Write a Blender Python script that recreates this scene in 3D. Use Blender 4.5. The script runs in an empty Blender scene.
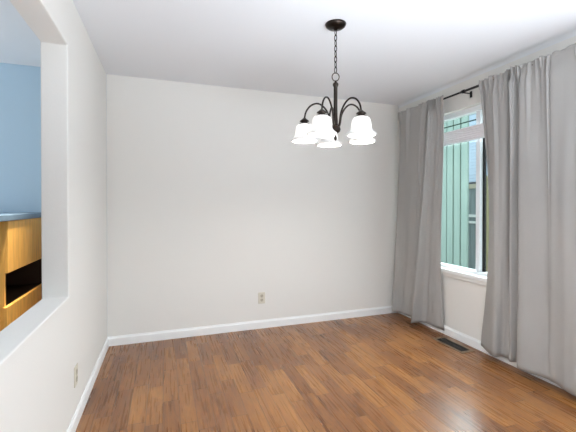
import bpy, bmesh, math, random
from mathutils import Vector, Matrix, noise

S = bpy.context.scene
COL = S.collection
PI = math.pi
random.seed(7)

# ------------------------------------------------------------------ camera, world, lights, exposure
cam_data = bpy.data.cameras.new('camera')
cam_data.sensor_width = 36
cam_data.lens = 356 / 576 * 36
cam_data.shift_y = -9.2 / 576
cam_data.clip_start = 0.05
cam = bpy.data.objects.new('camera', cam_data)
COL.objects.link(cam)
cam.location = (0, 0, 1.278)
cam.rotation_euler = (math.radians(90 - 0.45), 0, math.radians(-19.06))
S.camera = cam

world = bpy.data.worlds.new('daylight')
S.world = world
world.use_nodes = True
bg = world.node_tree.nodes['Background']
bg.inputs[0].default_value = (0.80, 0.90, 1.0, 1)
# sky with a glow added beyond the window for the floor highlight
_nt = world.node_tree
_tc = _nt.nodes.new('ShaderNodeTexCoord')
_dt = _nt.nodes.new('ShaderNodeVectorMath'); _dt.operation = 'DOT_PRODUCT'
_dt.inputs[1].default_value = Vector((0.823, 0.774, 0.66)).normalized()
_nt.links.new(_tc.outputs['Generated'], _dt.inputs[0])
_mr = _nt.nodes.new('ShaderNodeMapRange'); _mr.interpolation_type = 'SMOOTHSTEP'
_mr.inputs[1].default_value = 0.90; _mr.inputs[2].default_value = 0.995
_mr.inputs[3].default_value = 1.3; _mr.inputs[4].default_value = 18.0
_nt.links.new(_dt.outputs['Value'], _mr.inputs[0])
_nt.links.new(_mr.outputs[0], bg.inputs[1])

def area(name, loc, rot, sx, sy, energy, color):
    d = bpy.data.lights.new(name, 'AREA')
    d.shape = 'RECTANGLE'; d.size = sx; d.size_y = sy; d.energy = energy; d.color = color
    o = bpy.data.objects.new(name, d); COL.objects.link(o)
    o.location = loc; o.rotation_euler = rot
    return o
# added fill lights, all out of view
area('side_fill', (2.62, 0.1, 1.35), (0, PI / 2, 0), 1.5, 1.7, 26, (0.82, 0.93, 1.0))  # added fill from the right, set in an unseen opening
area('left_fill', (-0.44, -1.1, 1.3), (0, -PI / 2, 0), 1.6, 1.8, 17, (0.82, 0.90, 1.0))  # added fill from the left behind the camera, no window there
b = area('ceiling_fill', (1.2, -0.95, 0.45), (0, 0, 0), 2.4, 1.4, 45, (0.82, 0.90, 1.0))  # added up-light that brightens the ceiling, no fixture
b.rotation_euler = (Vector((0.95, 0.3, 2.44)) - b.location).to_track_quat('-Z', 'Z').to_euler()
b.data.spread = math.radians(88)
area('next_room_fill', (-3.42, 2.85, 1.45), (0, -PI / 2, 0), 1.4, 1.0, 25, (0.86, 0.94, 1.0))  # unseen fill added to light the next room

dl = area('cabinet_fill', (-0.70, 2.66, 2.42), (0, 0, 0), 0.10, 0.10, 2.4, (1.0, 0.86, 0.66))  # added spot that brightens the cabinet face, no lamp built
dl.rotation_euler = (Vector((-0.96, 2.74, 0.9)) - dl.location).to_track_quat('-Z', 'Y').to_euler()
dl.data.spread = math.radians(38)
w = area('window_daylight', (3.55, 2.55, 2.85), (0, 0, 0), 1.3, 0.7, 90, (0.92, 0.97, 1.0))
w.rotation_euler = (Vector((-0.5, 2.65, 0.95)) - w.location).to_track_quat('-Z', 'Z').to_euler()
S.view_settings.view_transform = 'Standard'
S.view_settings.look = 'None'
S.view_settings.gamma = 1
S.view_settings.exposure = 0.6
S.view_settings.use_curve_mapping = False

# ------------------------------------------------------------------ helpers
def lin(r, g, b):
    f = lambda c: (c / 255 / 12.92) if c / 255 <= 0.04045 else ((c / 255 + 0.055) / 1.055) ** 2.4
    return (f(r), f(g), f(b), 1)

def mat(name, color, rough=0.6, metal=0.0, bump=0.0, bscale=200.0, spec=0.5, vary=0.0, vscale=4.0, stretch=(1, 1, 1)):
    m = bpy.data.materials.new(name); m.use_nodes = True
    nt = m.node_tree; b = nt.nodes['Principled BSDF']
    b.inputs['Base Color'].default_value = color
    b.inputs['Roughness'].default_value = rough
    b.inputs['Metallic'].default_value = metal
    b.inputs['Specular IOR Level'].default_value = spec
    tc = nt.nodes.new('ShaderNodeTexCoord')
    mp = nt.nodes.new('ShaderNodeMapping'); mp.inputs['Scale'].default_value = stretch
    nt.links.new(tc.outputs['Object'], mp.inputs[0])
    if bump:
        n = nt.nodes.new('ShaderNodeTexNoise'); n.inputs['Scale'].default_value = bscale
        n.inputs['Detail'].default_value = 3
        nt.links.new(mp.outputs[0], n.inputs['Vector'])
        bp = nt.nodes.new('ShaderNodeBump'); bp.inputs['Strength'].default_value = bump
        bp.inputs['Distance'].default_value = 0.002
        nt.links.new(n.outputs[0], bp.inputs['Height'])
        nt.links.new(bp.outputs[0], b.inputs['Normal'])
    if vary:
        n = nt.nodes.new('ShaderNodeTexNoise'); n.inputs['Scale'].default_value = vscale
        n.inputs['Detail'].default_value = 5
        nt.links.new(mp.outputs[0], n.inputs['Vector'])
        r = nt.nodes.new('ShaderNodeMapRange')
        r.inputs[1].default_value = 0.3; r.inputs[2].default_value = 0.7
        r.inputs[3].default_value = 1 - vary; r.inputs[4].default_value = 1 + vary
        nt.links.new(n.outputs[0], r.inputs[0])
        h = nt.nodes.new('ShaderNodeHueSaturation'); h.inputs['Color'].default_value = color
        nt.links.new(r.outputs[0], h.inputs['Value'])
        nt.links.new(h.outputs[0], b.inputs['Base Color'])
    return m

def floor_mat():
    m = bpy.data.materials.new('wood_laminate'); m.use_nodes = True
    nt = m.node_tree; N = nt.nodes; L = nt.links; b = N['Principled BSDF']
    tc = N.new('ShaderNodeTexCoord'); sp = N.new('ShaderNodeSeparateXYZ')
    L.new(tc.outputs['Object'], sp.inputs[0])
    def M(op, a, c=None):
        n = N.new('ShaderNodeMath'); n.operation = op
        for i, v in enumerate((a, c)):
            if v is None: continue
            if isinstance(v, (int, float)): n.inputs[i].default_value = v
            else: L.new(v, n.inputs[i])
        return n.outputs[0]
    def comb(x, y, z=0.0):
        n = N.new('ShaderNodeCombineXYZ')
        for i, v in enumerate((x, y, z)):
            if isinstance(v, (int, float)): n.inputs[i].default_value = v
            else: L.new(v, n.inputs[i])
        return n.outputs[0]
    def wn(vec):
        n = N.new('ShaderNodeTexWhiteNoise'); n.noise_dimensions = '3D'
        L.new(vec, n.inputs['Vector']); return n.outputs['Value']
    W, LEN = 0.097, 0.46
    xs = M('DIVIDE', M('ADD', sp.outputs[0], 0.502), W)
    row = M('FLOOR', xs); fx = M('FRACT', xs)
    off = M('MULTIPLY', wn(comb(row, 3.3)), 7.0)
    ys = M('ADD', M('DIVIDE', sp.outputs[1], LEN), off)
    colm = M('FLOOR', ys); fy = M('FRACT', ys)
    tone = wn(comb(row, colm, 1.7))
    # grain: stretched along the strip, each strip with its own piece of figure
    def grain(yscale, scale, detail, dist):
        vec = comb(M('ADD', sp.outputs[0], M('MULTIPLY', tone, 31.0)),
                   M('MULTIPLY', sp.outputs[1], yscale), M('MULTIPLY', tone, 17.0))
        g = N.new('ShaderNodeTexNoise'); g.inputs['Scale'].default_value = scale
        g.inputs['Detail'].default_value = detail; g.inputs['Distortion'].default_value = dist
        L.new(vec, g.inputs['Vector']); return g
    g1 = grain(.13, 17, 3, 1.3)
    g2 = grain(.045, 75, 2, 0.2)
    figure = M('ABSOLUTE', M('SUBTRACT', M('FRACT', M('MULTIPLY', g1.outputs[0], 6.0)), 0.5))
    v = M('ADD', M('ADD', M('MULTIPLY', tone, 0.30), M('MULTIPLY', g1.outputs[0], 0.45)),
          M('ADD', M('MULTIPLY', figure, 0.30), M('MULTIPLY', g2.outputs[0], 0.45)))
    v = M('SUBTRACT', v, 0.17)
    cr = N.new('ShaderNodeValToRGB'); e = cr.color_ramp.elements
    e[0].position = 0.16; e[0].color = lin(84, 48, 25)
    e[1].position = 0.88; e[1].color = lin(178, 126, 70)
    k = e.new(0.42); k.color = lin(127, 80, 41)
    k = e.new(0.62); k.color = lin(149, 98, 50)
    L.new(v, cr.inputs[0])
    # thin dark seams between strips
    ex = M('LESS_THAN', fx, 0.045)
    ey = M('LESS_THAN', fy, 0.011)
    seam = M('MAXIMUM', ex, ey)
    mx = N.new('ShaderNodeMix'); mx.data_type = 'RGBA'
    L.new(M('MULTIPLY', seam, 0.75), mx.inputs[0])
    L.new(cr.outputs[0], mx.inputs[6]); mx.inputs[7].default_value = lin(70, 40, 22)
    L.new(mx.outputs[2], b.inputs['Base Color'])
    r = N.new('ShaderNodeMapRange'); r.inputs[3].default_value = 0.24; r.inputs[4].default_value = 0.32
    L.new(g2.outputs[0], r.inputs[0]); L.new(r.outputs[0], b.inputs['Roughness'])
    bp = N.new('ShaderNodeBump'); bp.inputs['Strength'].default_value = 0.05; bp.inputs['Distance'].default_value = 0.001
    L.new(M('SUBTRACT', g2.outputs[0], M('MULTIPLY', seam, 1.0)), bp.inputs['Height'])
    L.new(bp.outputs[0], b.inputs['Normal'])
    b.inputs['Specular IOR Level'].default_value = 0.78
    return m

M_WALL = mat('cream_wall_paint', lin(229, 227, 222), 0.75, bump=0.25, bscale=120)
M_CEIL = mat('white_ceiling_paint', lin(229, 231, 234), 0.8, bump=0.3, bscale=60)
M_BLUE = mat('pale_blue_wall_paint', lin(190, 215, 232), 0.7, bump=0.2, bscale=120)
M_TRIM = mat('white_trim_paint', lin(240, 241, 240), 0.4)
M_VINYL = mat('white_vinyl', lin(240, 243, 246), 0.35)
M_FLOOR = floor_mat()
M_BRONZE = mat('dark_bronze', lin(56, 50, 46), 0.32, metal=1.0)
M_BLACK = mat('black_metal', lin(24, 23, 24), 0.45, metal=0.3)
M_FABRIC = mat('grey_curtain_fabric', lin(169, 167, 164), 0.85, bump=0.35, bscale=420, spec=0.2, vary=0.035, vscale=6, stretch=(1, 1, 0.35))
M_PLATE = mat('beige_plastic', lin(214, 208, 192), 0.4)
M_SOCKET = mat('tan_plastic', lin(184, 176, 158), 0.4)
M_SLOT = mat('dark_slot', lin(50, 46, 42), 0.6)
M_VENT = mat('brown_enamel', lin(136, 114, 90), 0.4, metal=0.3)
M_DUCT = mat('dark_duct', lin(16, 14, 13), 0.8)
M_WOOD = mat('honey_wood', lin(250, 194, 104), 0.42, vary=0.16, vscale=9, stretch=(4, 4, 0.5))
M_WOODIN = mat('dark_cabinet_shade', lin(58, 36, 20), 0.6)  # dark tone puts the open shelf's shade into the colour
M_TOP = mat('blue_grey_countertop', lin(112, 136, 160), 0.3, vary=0.06, vscale=30)
M_MINT = mat('mint_green_boards', lin(150, 170, 160), 0.8, vary=0.05, vscale=5, stretch=(5, 5, 0.4))
M_SEAM = mat('dark_green_gap', lin(40, 68, 56), 0.9)
M_LAP = mat('pale_blue_lap_siding', lin(196, 212, 226), 0.7)
M_FGREY = mat('weathered_grey_boards', lin(136, 150, 150), 0.85, vary=0.12, vscale=6, stretch=(4, 4, 0.4))
M_RAIL = mat('white_rail_paint', lin(235, 238, 235), 0.5)
M_CAP = mat('beige_cap_board', lin(190, 184, 160), 0.7)
M_ROOF = mat('dark_roof_shingle', lin(84, 88, 92), 0.9, bump=0.5, bscale=30)
M_OLIVE = mat('olive_post_wood', lin(128, 122, 88), 0.8, vary=0.15, vscale=8, stretch=(4, 4, 0.4))
M_GROUND = mat('yard_gravel', lin(120, 118, 108), 0.95, vary=0.25, vscale=30)
M_BLIND = mat('white_blind_fabric', lin(238, 234, 238), 0.8, bump=0.2, bscale=200)

def glass_mat():
    m = bpy.data.materials.new('window_glass'); m.use_nodes = True
    nt = m.node_tree; N = nt.nodes
    N.remove(N['Principled BSDF'])
    t = N.new('ShaderNodeBsdfTransparent'); t.inputs[0].default_value = (0.93, 0.98, 0.96, 1)
    g = N.new('ShaderNodeBsdfGlossy'); g.inputs['Roughness'].default_value = 0.02
    lw = N.new('ShaderNodeLayerWeight'); lw.inputs[0].default_value = 0.5
    pw = N.new('ShaderNodeMath'); pw.operation = 'POWER'; pw.inputs[1].default_value = 5
    nt.links.new(lw.outputs['Facing'], pw.inputs[0])
    f = N.new('ShaderNodeMapRange'); f.inputs[3].default_value = 0.03; f.inputs[4].default_value = 0.7
    nt.links.new(pw.outputs[0], f.inputs[0])
    x = N.new('ShaderNodeMixShader')
    nt.links.new(f.outputs[0], x.inputs[0]); nt.links.new(t.outputs[0], x.inputs[1]); nt.links.new(g.outputs[0], x.inputs[2])
    nt.links.new(x.outputs[0], N['Material Output'].inputs[0])
    return m
M_GLASS = glass_mat()

def shade_mat():
    m = bpy.data.materials.new('frosted_white_glass'); m.use_nodes = True
    nt = m.node_tree; N = nt.nodes; b = N['Principled BSDF']
    b.inputs['Base Color'].default_value = (0.93, 0.92, 0.90, 1)
    b.inputs['Roughness'].default_value = 0.3
    t = N.new('ShaderNodeBsdfTranslucent'); t.inputs[0].default_value = (0.6, 0.595, 0.59, 1)
    x = N.new('ShaderNodeMixShader'); x.inputs[0].default_value = 0.36
    nt.links.new(b.outputs[0], x.inputs[1]); nt.links.new(t.outputs[0], x.inputs[2])
    nt.links.new(x.outputs[0], N['Material Output'].inputs[0])
    return m
M_SHADE = shade_mat()

def bulb_mat():
    m = bpy.data.materials.new('lit_bulb'); m.use_nodes = True
    nt = m.node_tree; N = nt.nodes
    e = N.new('ShaderNodeEmission'); e.inputs[0].default_value = (1.0, 0.98, 0.95, 1); e.inputs[1].default_value = 150
    nt.links.new(e.outputs[0], N['Material Output'].inputs[0])
    return m
M_BULB = bulb_mat()

# ---- mesh helpers
def box(bm, x0, x1, y0, y1, z0, z1):
    vs = [bm.verts.new((x, y, z)) for x in (x0, x1) for y in (y0, y1) for z in (z0, z1)]
    for q in ((0, 1, 3, 2), (4, 6, 7, 5), (0, 4, 5, 1), (2, 3, 7, 6), (0, 2, 6, 4), (1, 5, 7, 3)):
        bm.faces.new([vs[i] for i in q])

def lathe(bm, prof, cx=0, cy=0, n=24, close=False):
    rings = []
    for r, z in prof:
        rings.append([bm.verts.new((cx + r * math.cos(2 * PI * i / n), cy + r * math.sin(2 * PI * i / n), z)) for i in range(n)])
    for a, c in zip(rings, rings[1:]):
        for i in range(n):
            bm.faces.new((a[i], a[(i + 1) % n], c[(i + 1) % n], c[i]))
    if close:
        bm.faces.new(rings[0]); bm.faces.new(rings[-1][::-1])

def tube(bm, pts, r, n=10, closed=False):
    pts = [Vector(p) for p in pts]; rings = []; k = len(pts)
    up = None
    for i, p in enumerate(pts):
        if closed: d = pts[(i + 1) % k] - pts[i - 1]
        else: d = pts[min(i + 1, k - 1)] - pts[max(i - 1, 0)]
        d.normalize()
        if up is None:
            up = d.orthogonal().normalized()
        up = (up - d * up.dot(d)).normalized()
        w = d.cross(up)
        rr = r[i] if isinstance(r, (list, tuple)) else r
        rings.append([bm.verts.new(p + (up * math.cos(2 * PI * j / n) + w * math.sin(2 * PI * j / n)) * rr) for j in range(n)])
    m = k if closed else k - 1
    for i in range(m):
        a, c = rings[i], rings[(i + 1) % k]
        for j in range(n):
            bm.faces.new((a[j], a[(j + 1) % n], c[(j + 1) % n], c[j]))
    if not closed:
        bm.faces.new(rings[0][::-1]); bm.faces.new(rings[-1])

def catmull(P, u):
    n = len(P) - 1
    t = min(max(u, 0), 1) * n
    i = min(int(t), n - 1); f = t - i
    p0, p1, p2, p3 = P[max(i - 1, 0)], P[i], P[i + 1], P[min(i + 2, n)]
    return tuple(0.5 * (2 * b + (c - a) * f + (2 * a - 5 * b + 4 * c - d) * f * f + (3 * b - a - 3 * c + d) * f ** 3)
                 for a, b, c, d in zip(p0, p1, p2, p3))

def spline(P, n):
    return [catmull(P, i / (n - 1)) for i in range(n)]

def obj(name, bm, m, parent=None, smooth=False, bevel=0.0):
    bmesh.ops.recalc_face_normals(bm, faces=bm.faces)
    me = bpy.data.meshes.new(name); bm.to_mesh(me); bm.free()
    me.materials.append(m)
    if smooth:
        me.polygons.foreach_set('use_smooth', [True] * len(me.polygons))
    o = bpy.data.objects.new(name, me); COL.objects.link(o)
    if parent: o.parent = parent
    if bevel:
        b = o.modifiers.new('bevel', 'BEVEL'); b.width = bevel; b.segments = 2; b.limit_method = 'ANGLE'
    return o

def thing(name, label, cat, loc, group=None):
    o = bpy.data.objects.new(name, None); COL.objects.link(o)
    o.empty_display_size = 0.05; o.location = loc
    o['label'] = label; o['category'] = cat
    if group: o['group'] = group
    return o

def struct(o, label=None):
    o['kind'] = 'structure'
    if label: o['label'] = label
    return o

def boxes(name, bs, m, parent=None, bevel=0.0):
    bm = bmesh.new()
    for b in bs: box(bm, *b)
    return obj(name, bm, m, parent, bevel=bevel)

def holed_wall(name, plane, a0, a1, us, vs, hole, m, bevel=0.0):
    """wall slab with a rectangular hole; plane 'x': thickness a0..a1 in x, us along y; 'y': thickness in y, us along x"""
    bm = bmesh.new(); V = {}
    def vert(k, i, j):
        if (k, i, j) not in V:
            a = (a0, a1)[k]
            V[k, i, j] = bm.verts.new((a, us[i], vs[j]) if plane == 'x' else (us[i], a, vs[j]))
        return V[k, i, j]
    nu, nv = len(us) - 1, len(vs) - 1
    solid = lambda i, j: 0 <= i < nu and 0 <= j < nv and (i, j) not in hole
    for i in range(nu):
        for j in range(nv):
            if not solid(i, j): continue
            for k in (0, 1):
                bm.faces.new([vert(k, i, j), vert(k, i + 1, j), vert(k, i + 1, j + 1), vert(k, i, j + 1)])
            for (di, dj, e) in ((-1, 0, ((i, j), (i, j + 1))), (1, 0, ((i + 1, j), (i + 1, j + 1))),
                                (0, -1, ((i, j), (i + 1, j))), (0, 1, ((i, j + 1), (i + 1, j + 1)))):
                if not solid(i + di, j + dj):
                    (p, q) = e
                    bm.faces.new([vert(0, *p), vert(0, *q), vert(1, *q), vert(1, *p)])
    return struct(obj(name, bm, m, bevel=bevel))

# ------------------------------------------------------------------ the room
XL, XR, YB, YF, H = -0.492, 2.604, 3.547, -2.5, 2.44
XLo = XL - 0.127; XRo = XR + 0.15
XF = -3.5

struct(boxes('floor', [(XF - .1, XRo, YF - .1, YB + .1, -0.1, 0)], M_FLOOR))
struct(boxes('ceiling', [(XF - .1, XRo, YF - .1, YB + .1, H, H + .1)], M_CEIL))
struct(boxes('wall_back', [(XL, XRo, YB, YB + .1, 0, H)], M_WALL))
struct(boxes('wall_back_next_room', [(XF - .1, XL, YB, YB + .1, 0, H)], M_BLUE))
holed_wall('wall_left', 'x', XLo, XL, (YF, 0.55, 2.202, YB), (0, 0.775, 2.133, H), {(1, 1)}, M_WALL, bevel=0.006)
WY0, WY1, WZ0, WZ1 = 1.88, 3.12, 0.64, 2.165
holed_wall('wall_right', 'x', XR, XRo, (YF, -0.9, 1.1, WY0, WY1, YB), (0, .5, WZ0, 2.12, WZ1, H), {(1, 1), (1, 2), (3, 2), (3, 3)}, M_WALL, bevel=0.004)
struct(boxes('wall_front', [(XF - .1, XRo, YF - .1, YF, 0, H)], M_WALL))
holed_wall('wall_next_room', 'x', XF - .1, XF, (YF, 2.35, 3.35, YB), (0, 0.75, 2.15, H), {(1, 1)}, M_WALL)

def base_profile(name, x0, y0, dx, dy, nx, ny, length):
    """moulded board of 82 mm: runs from (x0,y0) along (dx,dy); (nx,ny) points into the room"""
    prof = [(0, 0), (.013, 0), (.013, .064), (.010, .070), (.007, .074), (.006, .082), (0, .082)]
    bm = bmesh.new(); rings = []
    for t in (0, length):
        rings.append([bm.verts.new((x0 + dx * t + nx * d, y0 + dy * t + ny * d, z)) for d, z in prof])
    n = len(prof)
    for i in range(n):
        bm.faces.new((rings[0][i], rings[0][(i + 1) % n], rings[1][(i + 1) % n], rings[1][i]))
    bm.faces.new(rings[0]); bm.faces.new(rings[1][::-1])
    return struct(obj(name, bm, M_TRIM))
base_profile('baseboard_back', XL, YB, 1, 0, 0, -1, XR - XL)
base_profile('baseboard_left', XL, YF, 0, 1, 1, 0, YB - YF - .013)
base_profile('baseboard_right', XR, YF, 0, 1, -1, 0, YB - YF - .013)

# slim cove where the window wall meets the ceiling
bm = bmesh.new(); rings = []
prof = [(0, 0)] + [(.032 * (1 - math.sin(a * PI / 12)), -.034 * (1 - math.cos(a * PI / 12))) for a in range(0, 7)]
for y in (YF, YB):
    rings.append([bm.verts.new((XR - d, y, H + z)) for d, z in prof])
n = len(prof)
for i in range(n):
    bm.faces.new((rings[0][i], rings[0][(i + 1) % n], rings[1][(i + 1) % n], rings[1][i]))
bm.faces.new(rings[0]); bm.faces.new(rings[1][::-1])
struct(obj('trim_1', bm, M_CEIL))

# ------------------------------------------------------------------ window (part of the room)
win = bpy.data.objects.new('window_1', None); COL.objects.link(win)
win.location = (2.69, (WY0 + WY1) / 2, WZ0); struct(win)
def wpart(name, bs, m, bevel=0.0, parent=None):
    o = win.location
    return boxes(name, [(a - o.x, b - o.x, c - o.y, d - o.y, e - o.z, f - o.z) for a, b, c, d, e, f in bs], m, parent or win, bevel)
FX0, FX1 = 2.655, 2.735
wpart('window_frame', [(FX0, FX1, WY0, WY1, WZ0, WZ0 + .028), (FX0, FX1, WY0, WY1, WZ1 - .045, WZ1),
                       (FX0, FX1, WY0, WY0 + .04, WZ0 + .028, WZ1 - .045), (FX0, FX1, WY1 - .04, WY1, WZ0 + .028, WZ1 - .045)], M_VINYL, .003)
wpart('mullion', [(2.668, 2.722, 2.456, 2.500, WZ0 + .028, WZ1 - .045)], M_VINYL, .003)
wpart('pane', [(2.693, 2.697, 2.500, WY1 - .04, WZ0 + .028, WZ1 - .045)], M_GLASS)
wpart('pane', [(2.703, 2.707, WY0 + .04, 2.434, WZ0 + .028, WZ1 - .045)], M_GLASS)
wpart('screen_frame', [(2.70, 2.722, 2.434, 2.456, WZ0 + .028, WZ1 - .045)], M_BLACK)
wpart('muntin', [(2.688, 2.700, 2.500, WY1 - .04, 2.048, 2.056)], M_SEAM)
wpart('window_sill', [(2.578, FX0, WY0 - .03, WY1 + .03, .612, WZ0 + .004)], M_TRIM, .004)
wpart('apron', [(2.588, XR, WY0 - .01, WY1 + .01, .575, .612)], M_WALL, .003)

# folded blind band across the upper window
bl = thing('window_blind', 'folded white blind band across the upper part of the window', 'blind', (2.648, 2.46, 1.87))
bm = bmesh.new()
zs = 12
prof = []
for i in range(zs + 1):
    z = i * .118 / zs
    prof.append((-.012 - (.003 if i % 2 else 0), z))
back = [(.0, z) for _, z in prof][::-1]
ring = prof + back
r0 = [bm.verts.new((x, WY0 + .042 - 2.46, z)) for x, z in ring]
r1 = [bm.verts.new((x, WY1 - .042 - 2.46, z)) for x, z in ring]
n = len(ring)
for i in range(n):
    bm.faces.new((r0[i], r0[(i + 1) % n], r1[(i + 1) % n], r1[i]))
bm.faces.new(r0); bm.faces.new(r1[::-1])
obj('blind_fabric', bm, M_BLIND, bl)
boxes('bottom_rail', [(-.018, .002, WY0 + .042 - 2.46, WY1 - .042 - 2.46, -.012, 0)], M_VINYL, bl, .002)

# ------------------------------------------------------------------ outdoors
struct(boxes('ground', [(XRo, 14, -6, 16, -.35, -.3)], M_GROUND))

sh = thing('board_screen', 'tall mint green fence of vertical boards close outside the window', 'fence', (4.4, 5.6, -.3))
bs = []; y = 4.285; i = 0
while y < 7.0:
    w = 0.120 if i != 0 else 0.118
    bs.append((0 + (.006 if i % 2 else 0), .03, y - 5.6, y + w - 5.6, 0, 3.6))
    y += w + (.034 if i == 0 else .022); i += 1
boxes('board_panel', bs, M_MINT, sh)
boxes('backing_board', [(.03, .05, 4.30 - 5.6, 1.45, 0, 3.58)], M_SEAM, sh)
boxes('cap_board', [(-.03, .08, -1.32, 1.5, 3.6, 3.64)], M_MINT, sh)

fn = thing('board_fence', 'weathered grey fence with white rails standing behind the mint green boards', 'fence', (6.6, 6.0, -.3))
bs = []; y = -3.0
while y < 3.0:
    bs.append((0, .025, y, y + .135, 0, 1.86)); y += .145
boxes('board_panel', bs, M_FGREY, fn)
boxes('cap_rail', [(-.04, .06, -3, 3, 1.93, 2.03)], M_CAP, fn)
boxes('fence_panel', [(0, .025, -3, 3, 1.86, 1.93)], M_FGREY, fn)
boxes('white_rail', [(-.05, 0, -3, 3, 1.14, 1.19)], M_RAIL, fn)
boxes('white_rail', [(-.05, 0, -3, 3, 1.28, 1.34)], M_RAIL, fn)

ho = thing('neighbor_house', 'pale blue house with horizontal lap siding beyond the grey fence', 'house', (9.2, 8.0, -.3))
bm = bmesh.new()
for k in range(50):
    z = k * .1
    v = [(-.0, -6, z + .1), (-.022, -6, z), (-.022, 6, z), (0, 6, z + .1)]
    bm.faces.new([bm.verts.new(p) for p in v])
    v = [(-.022, -6, z), (0, -6, z), (0, 6, z), (-.022, 6, z)]
    bm.faces.new([bm.verts.new(p) for p in v])
box(bm, 0, 3.0, -6, 6, 0, 5.0)
obj('siding_wall', bm, M_LAP, ho)
boxes('roof', [(-.4, 3.2, -6.3, 6.3, 5.0, 5.2)], M_ROOF, ho)
boxes('porch_roof', [(-1.2, -.02, -1.3, 3.5, 2.0, 2.18)], M_ROOF, ho)

po = thing('wooden_post', 'slim olive brown post outside the window right of the white mullion', 'post', (4.0, 3.6, -.3))
boxes('post_shaft', [(-.035, .035, -.035, .035, 0, 1.9)], M_OLIVE, po, .006)
boxes('post_cap', [(-.05, .05, -.05, .05, 1.9, 1.95)], M_OLIVE, po, .01)

# ------------------------------------------------------------------ cabinet in the next room
cb = thing('wooden_cabinet', 'honey wood cabinet with an open shelf beyond the wall opening', 'cabinet', (-.96, 3.15, 0))
Y0, Y1 = 2.765 - 3.15, 3.53 - 3.15
boxes('body', [(-.60, -.02, Y0, Y0 + .022, 0, .615), (-.60, -.02, Y0, Y0 + .022, .83, 1.168), (-.62, -.60, Y0, Y1, 0, 1.168), (-.60, -.02, Y1 - .02, Y1, 0, 1.168),
               (-.60, -.02, Y0 + .022, Y1 - .02, 1.146, 1.168), (-.60, -.02, Y0 + .022, Y1 - .02, .0, .02), (-.02 - .03, -.02, Y0, Y0 + .02, .615, .83)], M_WOOD, cb, .002)
boxes('drawer_front', [(-.02, 0, Y0, Y1, .83, 1.168)], M_WOOD, cb, .003)
boxes('door_panel', [(-.02, 0.004, Y0 - .03, Y1, .08, .615)], M_WOOD, cb, .003)
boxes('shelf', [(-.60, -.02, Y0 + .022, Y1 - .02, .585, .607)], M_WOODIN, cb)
boxes('shelf_shade', [(-.598, -.59, Y0 + .022, Y1 - .022, .607, .83), (-.59, -.02, Y1 - .026, Y1 - .02, .607, .83), (-.59, -.02, Y0 + .022, Y1 - .03, .822, .83)], M_WOODIN, cb)  # dark liners stand for the shade inside the shelf
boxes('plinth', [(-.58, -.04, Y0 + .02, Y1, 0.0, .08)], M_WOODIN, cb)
boxes('countertop', [(-.66, .012, 2.30 - 3.15, Y1 + .01, 1.169, 1.209)], M_TOP, cb, .004)

# ------------------------------------------------------------------ chandelier
CX, CY = 1.046, 2.084
ch = thing('chandelier', 'dark bronze five-arm chandelier with lit frosted glass bell shades', 'chandelier', (CX, CY, H))
def zz(z): return z - H
bm = bmesh.new()
lathe(bm, [(.0, zz(2.402)), (.010, zz(2.402)), (.014, zz(2.408)), (.030, zz(2.411)), (.052, zz(2.418)), (.064, zz(2.428)), (.068, zz(2.4395)), (.0, zz(2.4395))], n=36)
obj('canopy', bm, M_BRONZE, ch, smooth=True)
def oval(hw, hh, n=20):
    return [(hw * math.cos(2 * PI * i / n), 0, hh * math.sin(2 * PI * i / n)) for i in range(n)]
ztop, zbot, nl = 2.404, 2.128, 8
step = (ztop - zbot) / nl
lk = None
for k in range(nl):
    zc = ztop - step * (k + .5)
    if lk is None:
        bm = bmesh.new(); tube(bm, oval(.0085, step * .5 + .0035), .0028, 8, True)
        lk = obj('chain_link', bm, M_BRONZE, ch, smooth=True); o = lk
    else:
        o = lk.copy(); COL.objects.link(o); o.parent = ch
    o.location = (0, 0, zz(zc)); o.rotation_euler = (0, 0, .5 + (PI / 2 if k % 2 else 0))
bm = bmesh.new(); tube(bm, oval(.023, .026, 28), .003, 8, True)
o = obj('hanging_ring', bm, M_BRONZE, ch, smooth=True); o.location = (0, 0, zz(2.100)); o.rotation_euler = (0, 0, -.33)
bm = bmesh.new()
lathe(bm, [(0, zz(2.078)), (.006, zz(2.076)), (.008, zz(2.066)), (.016, zz(2.060)), (.019, zz(2.050)), (.016, zz(2.041)), (.0125, zz(2.035)), (.0125, zz(1.90)),
           (.0135, zz(1.84)), (.016, zz(1.80)), (.016, zz(1.778)), (.012, zz(1.772)), (0, zz(1.772))], n=24)
obj('column', bm, M_BRONZE, ch, smooth=True)
bm = bmesh.new()
lathe(bm, [(0, zz(1.786)), (.020, zz(1.784)), (.030, zz(1.774)), (.034, zz(1.762)), (.030, zz(1.748)), (.018, zz(1.738)), (.008, zz(1.732)), (0, zz(1.731))], n=28)
obj('hub', bm, M_BRONZE, ch, smooth=True)
bm = bmesh.new()
lathe(bm, [(0, zz(1.734)), (.006, zz(1.732)), (.005, zz(1.718)), (.010, zz(1.708)), (.010, zz(1.700)), (.004, zz(1.690)), (0, zz(1.688))], n=16)
obj('finial', bm, M_BRONZE, ch, smooth=True)

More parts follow.
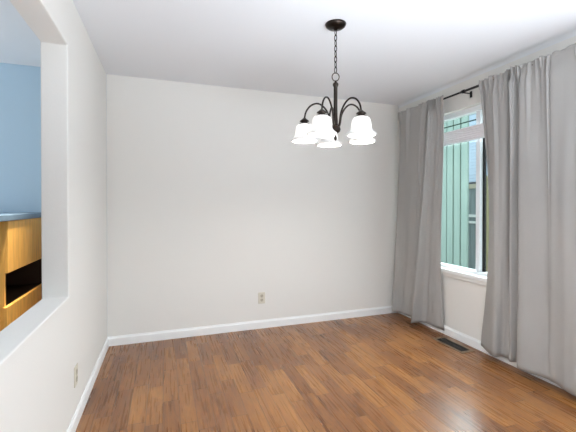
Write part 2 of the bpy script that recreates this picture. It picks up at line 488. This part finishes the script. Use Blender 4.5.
R = .205
arm_pts = [(.020, 1.768), (.034, 1.800), (.046, 1.862), (.078, 1.912), (.118, 1.936), (.162, 1.925), (.193, 1.888), (R, 1.842)]
ap = [(r, 0, zz(z)) for r, z in spline(arm_pts, 30)]
bm = bmesh.new(); tube(bm, ap, .0058, 10)
arm0 = obj('arm', bm, M_BRONZE, ch, smooth=True)
bm = bmesh.new()
lathe(bm, [(0, zz(1.848)), (.008, zz(1.846)), (.016, zz(1.838)), (.029, zz(1.828)), (.031, zz(1.823)), (.022, zz(1.820)), (.022, zz(1.812)), (.034, zz(1.809)), (.034, zz(1.805)), (0, zz(1.805))], R, 0, 24)
cap0 = obj('shade_holder', bm, M_BRONZE, arm0, smooth=True)
bm = bmesh.new()
outer = spline([(.031, 1.806), (.047, 1.798), (.056, 1.781), (.060, 1.757), (.062, 1.738), (.067, 1.724), (.078, 1.712), (.087, 1.704), (.089, 1.697), (.083, 1.692)], 34)
inner = [(r - .004, z) for r, z in outer[::-1]]
n = 40; prof = outer + inner; rings = []
for q, (r, z) in enumerate(prof):
    ring = []
    for i in range(n):
        a = 2 * PI * i / n
        f = max(0, min(1, (1.722 - z) / .025))
        rr = r * (1 + .022 * f * math.cos(a * 10))
        ring.append(bm.verts.new((R + rr * math.cos(a), rr * math.sin(a), zz(z))))
    rings.append(ring)
for a, c in zip(rings, rings[1:] + rings[:1]):
    for i in range(n):
        bm.faces.new((a[i], a[(i + 1) % n], c[(i + 1) % n], c[i]))
shade0 = obj('lamp_shade', bm, M_SHADE, ch, smooth=True)
bm = bmesh.new()
lathe(bm, [(0, zz(1.799)), (.011, zz(1.799)), (.012, zz(1.785)), (.018, zz(1.765)), (.025, zz(1.742)), (.025, zz(1.725)), (.017, zz(1.708)), (0, zz(1.703))], R, 0, 20)
bulb0 = obj('light_bulb', bm, M_BULB, shade0, smooth=True)
base_ang = math.radians(95 - 19.06)     # the rearmost arm points away from the viewer
for k in range(5):
    a = base_ang + k * 2 * PI / 5
    if k == 0:
        A, B = arm0, shade0
    else:
        A = arm0.copy(); COL.objects.link(A); A.parent = ch
        c = cap0.copy(); COL.objects.link(c); c.parent = A
        B = shade0.copy(); COL.objects.link(B); B.parent = ch
        c = bulb0.copy(); COL.objects.link(c); c.parent = B
    A.rotation_euler = (0, 0, a); B.rotation_euler = (0, 0, a)

# ------------------------------------------------------------------ curtain rod
RX, RZ = 2.514, 2.28
rod = thing('curtain_rod', 'black metal curtain rod above the window', 'curtain rod', (RX, 2.4, RZ))
bm = bmesh.new(); tube(bm, [(0, 2.49 - 2.4, 0), (0, 3.375 - 2.4, 0)], .0085, 14)
obj('rod', bm, M_BLACK, rod, smooth=True)
bm = bmesh.new(); tube(bm, [(0, 1.22 - 2.4, 0), (0, 2.53 - 2.4, 0)], .0105, 14)
obj('outer_rod', bm, M_BLACK, rod, smooth=True)
bm = bmesh.new(); tube(bm, [(0, y, 0) for y in (2.478 - 2.4, 2.481 - 2.4, 2.508 - 2.4, 2.511 - 2.4)], [.011, .0155, .0155, .011], 14)
obj('collar', bm, M_BLACK, rod, smooth=True)
for yb in (3.36, 2.493, 1.26):
    y = yb - 2.4
    bm = bmesh.new()
    box(bm, XR - RX - .006, XR - RX - .0005, y - .011, y + .011, -.045, .010)
    box(bm, -.004, XR - RX - .006, y - .004, y + .004, -.016, -.008)
    tube(bm, [(.013 * math.cos(t), y, .013 * math.sin(t)) for t in [PI * (1 + i / 10) for i in range(11)]], .0032, 6)
    obj('bracket', bm, M_BLACK, rod)
for ye, s in ((1.22, -1),):
    bm = bmesh.new(); y = ye - 2.4
    tube(bm, [(0, y + s * d, 0) for d in (0, .004, .012, .022, .030, .033)], [.010, .014, .019, .019, .012, .003], 14)
    obj('rod_finial', bm, M_BLACK, rod, smooth=True)

# ------------------------------------------------------------------ curtains
def curtain(label, head, upper, low, hem, seed, ns, gathers, pull, z_up=2.17):
    rnd = random.Random(seed)
    y_mid = (head[0][0] + head[-1][0]) / 2
    root = thing('curtain', label, 'curtain', (2.52, y_mid, hem), 'grey curtains at the window')
    ph = [rnd.uniform(0, 6.28) for _ in range(6)]
    # uneven gather positions
    cuts = sorted(rnd.uniform(0, 1) for _ in range(gathers))
    amp = [rnd.uniform(.5, 1.0) for _ in cuts]
    wid = [rnd.uniform(.005, .010) for _ in cuts]
    lenr = [rnd.choice((.05, .09, .14, .35, .7)) * rnd.uniform(.8, 1.2) for _ in cuts]
    zt = RZ + .028
    nz = 96
    bm = bmesh.new(); grid = []
    for j in range(nz + 1):
        v = j / nz
        # finer rows near the top
        z = zt - (zt - hem) * (v ** 1.45)
        row = []
        for i in range(ns + 1):
            u = i / ns
            hy, hx = catmull(head, u); uy, ux = catmull(upper, u); ly, lx = catmull(low, u)
            if z > z_up:
                t = min(1, max(0, (RZ - .02 - z) / (RZ - .02 - z_up)))
                t = t * t * (3 - 2 * t) if t < 1 else 1
                y, x = hy + (uy - hy) * t, hx + (ux - hx) * t
            else:
                t = (z_up - z) / (z_up - hem)
                t = t * .72 + .28 * t * t
                y, x = uy + (ly - uy) * t, ux + (lx - ux) * t
            d = 0
            for c, a, w, ln in zip(cuts, amp, wid, lenr):
                e = math.exp(-((u - c) / w) ** 2)
                drop = zt - z
                d -= e * a * .020 * math.exp(-(max(0, drop - .03) / ln) ** 2)
                d += math.exp(-((u - c - w * 1.9) / w) ** 2) * a * .013 * math.exp(-(max(0, drop - .03) / ln) ** 2)
            near_rod = abs(z - RZ) < .02
            # pinch around the rod, frill above
            if z > RZ + .012: d += .006 * math.sin(u * 90 + ph[0]) + .004 * math.sin(u * 47 + ph[1])
            d = min(d, .004) if near_rod else d
            low_t = max(0, 1 - (z - hem) / 1.1)
            p = Vector((u * 9 + seed * 3, z * 2.6, seed))
            d += low_t * .010 * noise.noise(p) + low_t ** 2 * .006 * noise.noise(p * 3.1)
            d += .004 * noise.noise(Vector((u * 22 + seed, z * 1.1, 4)))
            away = min(1, max(0, (RZ - .05 - z) / .5))
            d += away * .011 * noise.noise(Vector((u * len(low) * 1.6 + seed * 5, z * .35, 9)))
            e0, amp0, pw0 = pull
            y += amp0 * math.exp(-(abs(u - e0) / .10) ** 1.5) * math.sin(PI * min(1, max(0, (RZ - z) / (RZ - hem))) ** pw0)
            zo = z
            if j == 0: zo += .005 * math.sin(u * 70 + ph[2]) + .004 * noise.noise(Vector((u * 30, seed, 0)))
            xx = x + d
            xx = min(xx, XR - .019 if z < .5 else XR - .036 if z < .72 else XR - .03)
            row.append(bm.verts.new((xx - 2.52, y - y_mid, zo - hem)))
        grid.append(row)
    for a, c in zip(grid, grid[1:]):
        for i in range(ns):
            bm.faces.new((a[i], a[i + 1], c[i + 1], c[i]))
    o = obj('panel', bm, M_FABRIC, root, smooth=True)
    s = o.modifiers.new('solidify', 'SOLIDIFY'); s.thickness = .0022; s.offset = 0
    return root

headx = RX - .0145
UL = [(3.40, 2.515), (3.25, 2.492), (2.955, 2.488), (2.930, 2.570), (2.886, 2.464), (2.84, 2.490), (2.78, 2.500), (2.72, 2.512)]
LL = [(3.49, 2.474), (3.40, 2.536), (3.27, 2.547), (3.20, 2.560), (3.08, 2.423), (3.06, 2.545), (2.95, 2.570), (2.785, 2.580)]
curtain('grey curtain on the left side of the window, nearest the room corner', [(y, headx) for y, x in UL], UL, LL, .038, 3, 360, 20, (1, .045, 2.0))
UR = [(2.315, 2.515), (2.20, 2.492), (2.052, 2.490), (2.035, 2.572), (2.000, 2.464), (1.965, 2.515), (1.925, 2.476), (1.80, 2.502), (1.70, 2.488), (1.58, 2.502), (1.44, 2.485), (1.32, 2.510)]
LR = [(2.36, 2.583), (2.166, 2.494), (2.14, 2.560), (2.09, 2.570), (2.05, 2.535), (2.00, 2.575), (1.925, 2.472), (1.78, 2.525), (1.70, 2.515), (1.55, 2.470), (1.42, 2.535), (1.30, 2.520)]
curtain('wide grey curtain on the right side of the window, running out of view', [(y, headx) for y, x in UR], UR, LR, .052, 8, 520, 30, (0, -.085, 1.05))

# ------------------------------------------------------------------ floor register
VX0, VX1, VY0, VY1 = 2.390, 2.536, 2.375, 2.740
vc = ((VX0 + VX1) / 2, (VY0 + VY1) / 2)
fr = thing('floor_register', 'brown metal floor vent below the window between the curtains', 'floor vent', (vc[0], vc[1], 0))
hx, hy = (VX1 - VX0) / 2, (VY1 - VY0) / 2
boxes('frame', [(-hx, -hx + .024, -hy, hy, 0.0005, .006), (hx - .024, hx, -hy, hy, 0.0005, .006), (-hx + .024, hx - .024, -hy, -hy + .03, 0.0005, .006), (-hx + .024, hx - .024, hy - .03, hy, 0.0005, .006)], M_VENT, fr, .0015)
boxes('duct_opening', [(-hx + .024, hx - .024, -hy + .03, hy - .03, 0.0003, .0012)], M_DUCT, fr)
bs = []
for k in range(22):
    y = -hy + .04 + k * (2 * hy - .08) / 21
    bs.append((-hx + .024, hx - .024, y - .0022, y + .0022, .0012, .0045))
bs.append((-.003, .003, -hy + .03, hy - .03, .0012, .005))
boxes('louvers', bs, M_SLOT, fr)
boxes('damper_lever', [(.012, .024, hy - .028, hy - .012, .006, .012)], M_VENT, fr)

# ------------------------------------------------------------------ wall outlets (built in the xz plane, front towards -y)
def outlet(label, loc, rz):
    t = thing('wall_outlet', label, 'outlet', loc, 'wall outlets')
    t.rotation_euler = (0, 0, rz)
    boxes('cover_plate', [(-.036, .036, -.006, 0, -.058, .058)], M_PLATE, t, .003)
    for s in (-1, 1):
        bm = bmesh.new(); zc = .021 * s
        pts = []
        for i in range(20):
            a = 2 * PI * i / 20
            pts.append((max(-.0155, min(.0155, .0175 * math.cos(a))), zc + .0165 * math.sin(a)))
        f0 = [bm.verts.new((x, -.0058, z)) for x, z in pts]; f1 = [bm.verts.new((x, -.0082, z)) for x, z in pts]
        bm.faces.new(f1)
        for i in range(20):
            bm.faces.new((f0[i], f0[(i + 1) % 20], f1[(i + 1) % 20], f1[i]))
        k = obj('socket', bm, M_SOCKET, t)
        boxes('slots', [(-.0075, -.0055, -.0086, -.008, zc - .001, zc + .008), (.0055, .0075, -.0086, -.008, zc - .001, zc + .008), (-.002, .002, -.0086, -.008, zc - .010, zc - .006)], M_SLOT, k)
    bm = bmesh.new()
    tube(bm, [(0, -.0058, 0), (0, -.0075, 0)], .003, 10)
    obj('screw', bm, M_SOCKET, t)
outlet('beige outlet low on the back wall below the chandelier', (.938, YB - .0005, .312), 0)
outlet('beige outlet low on the left wall under the opening', (XL + .0005, 2.337, .288), PI / 2)
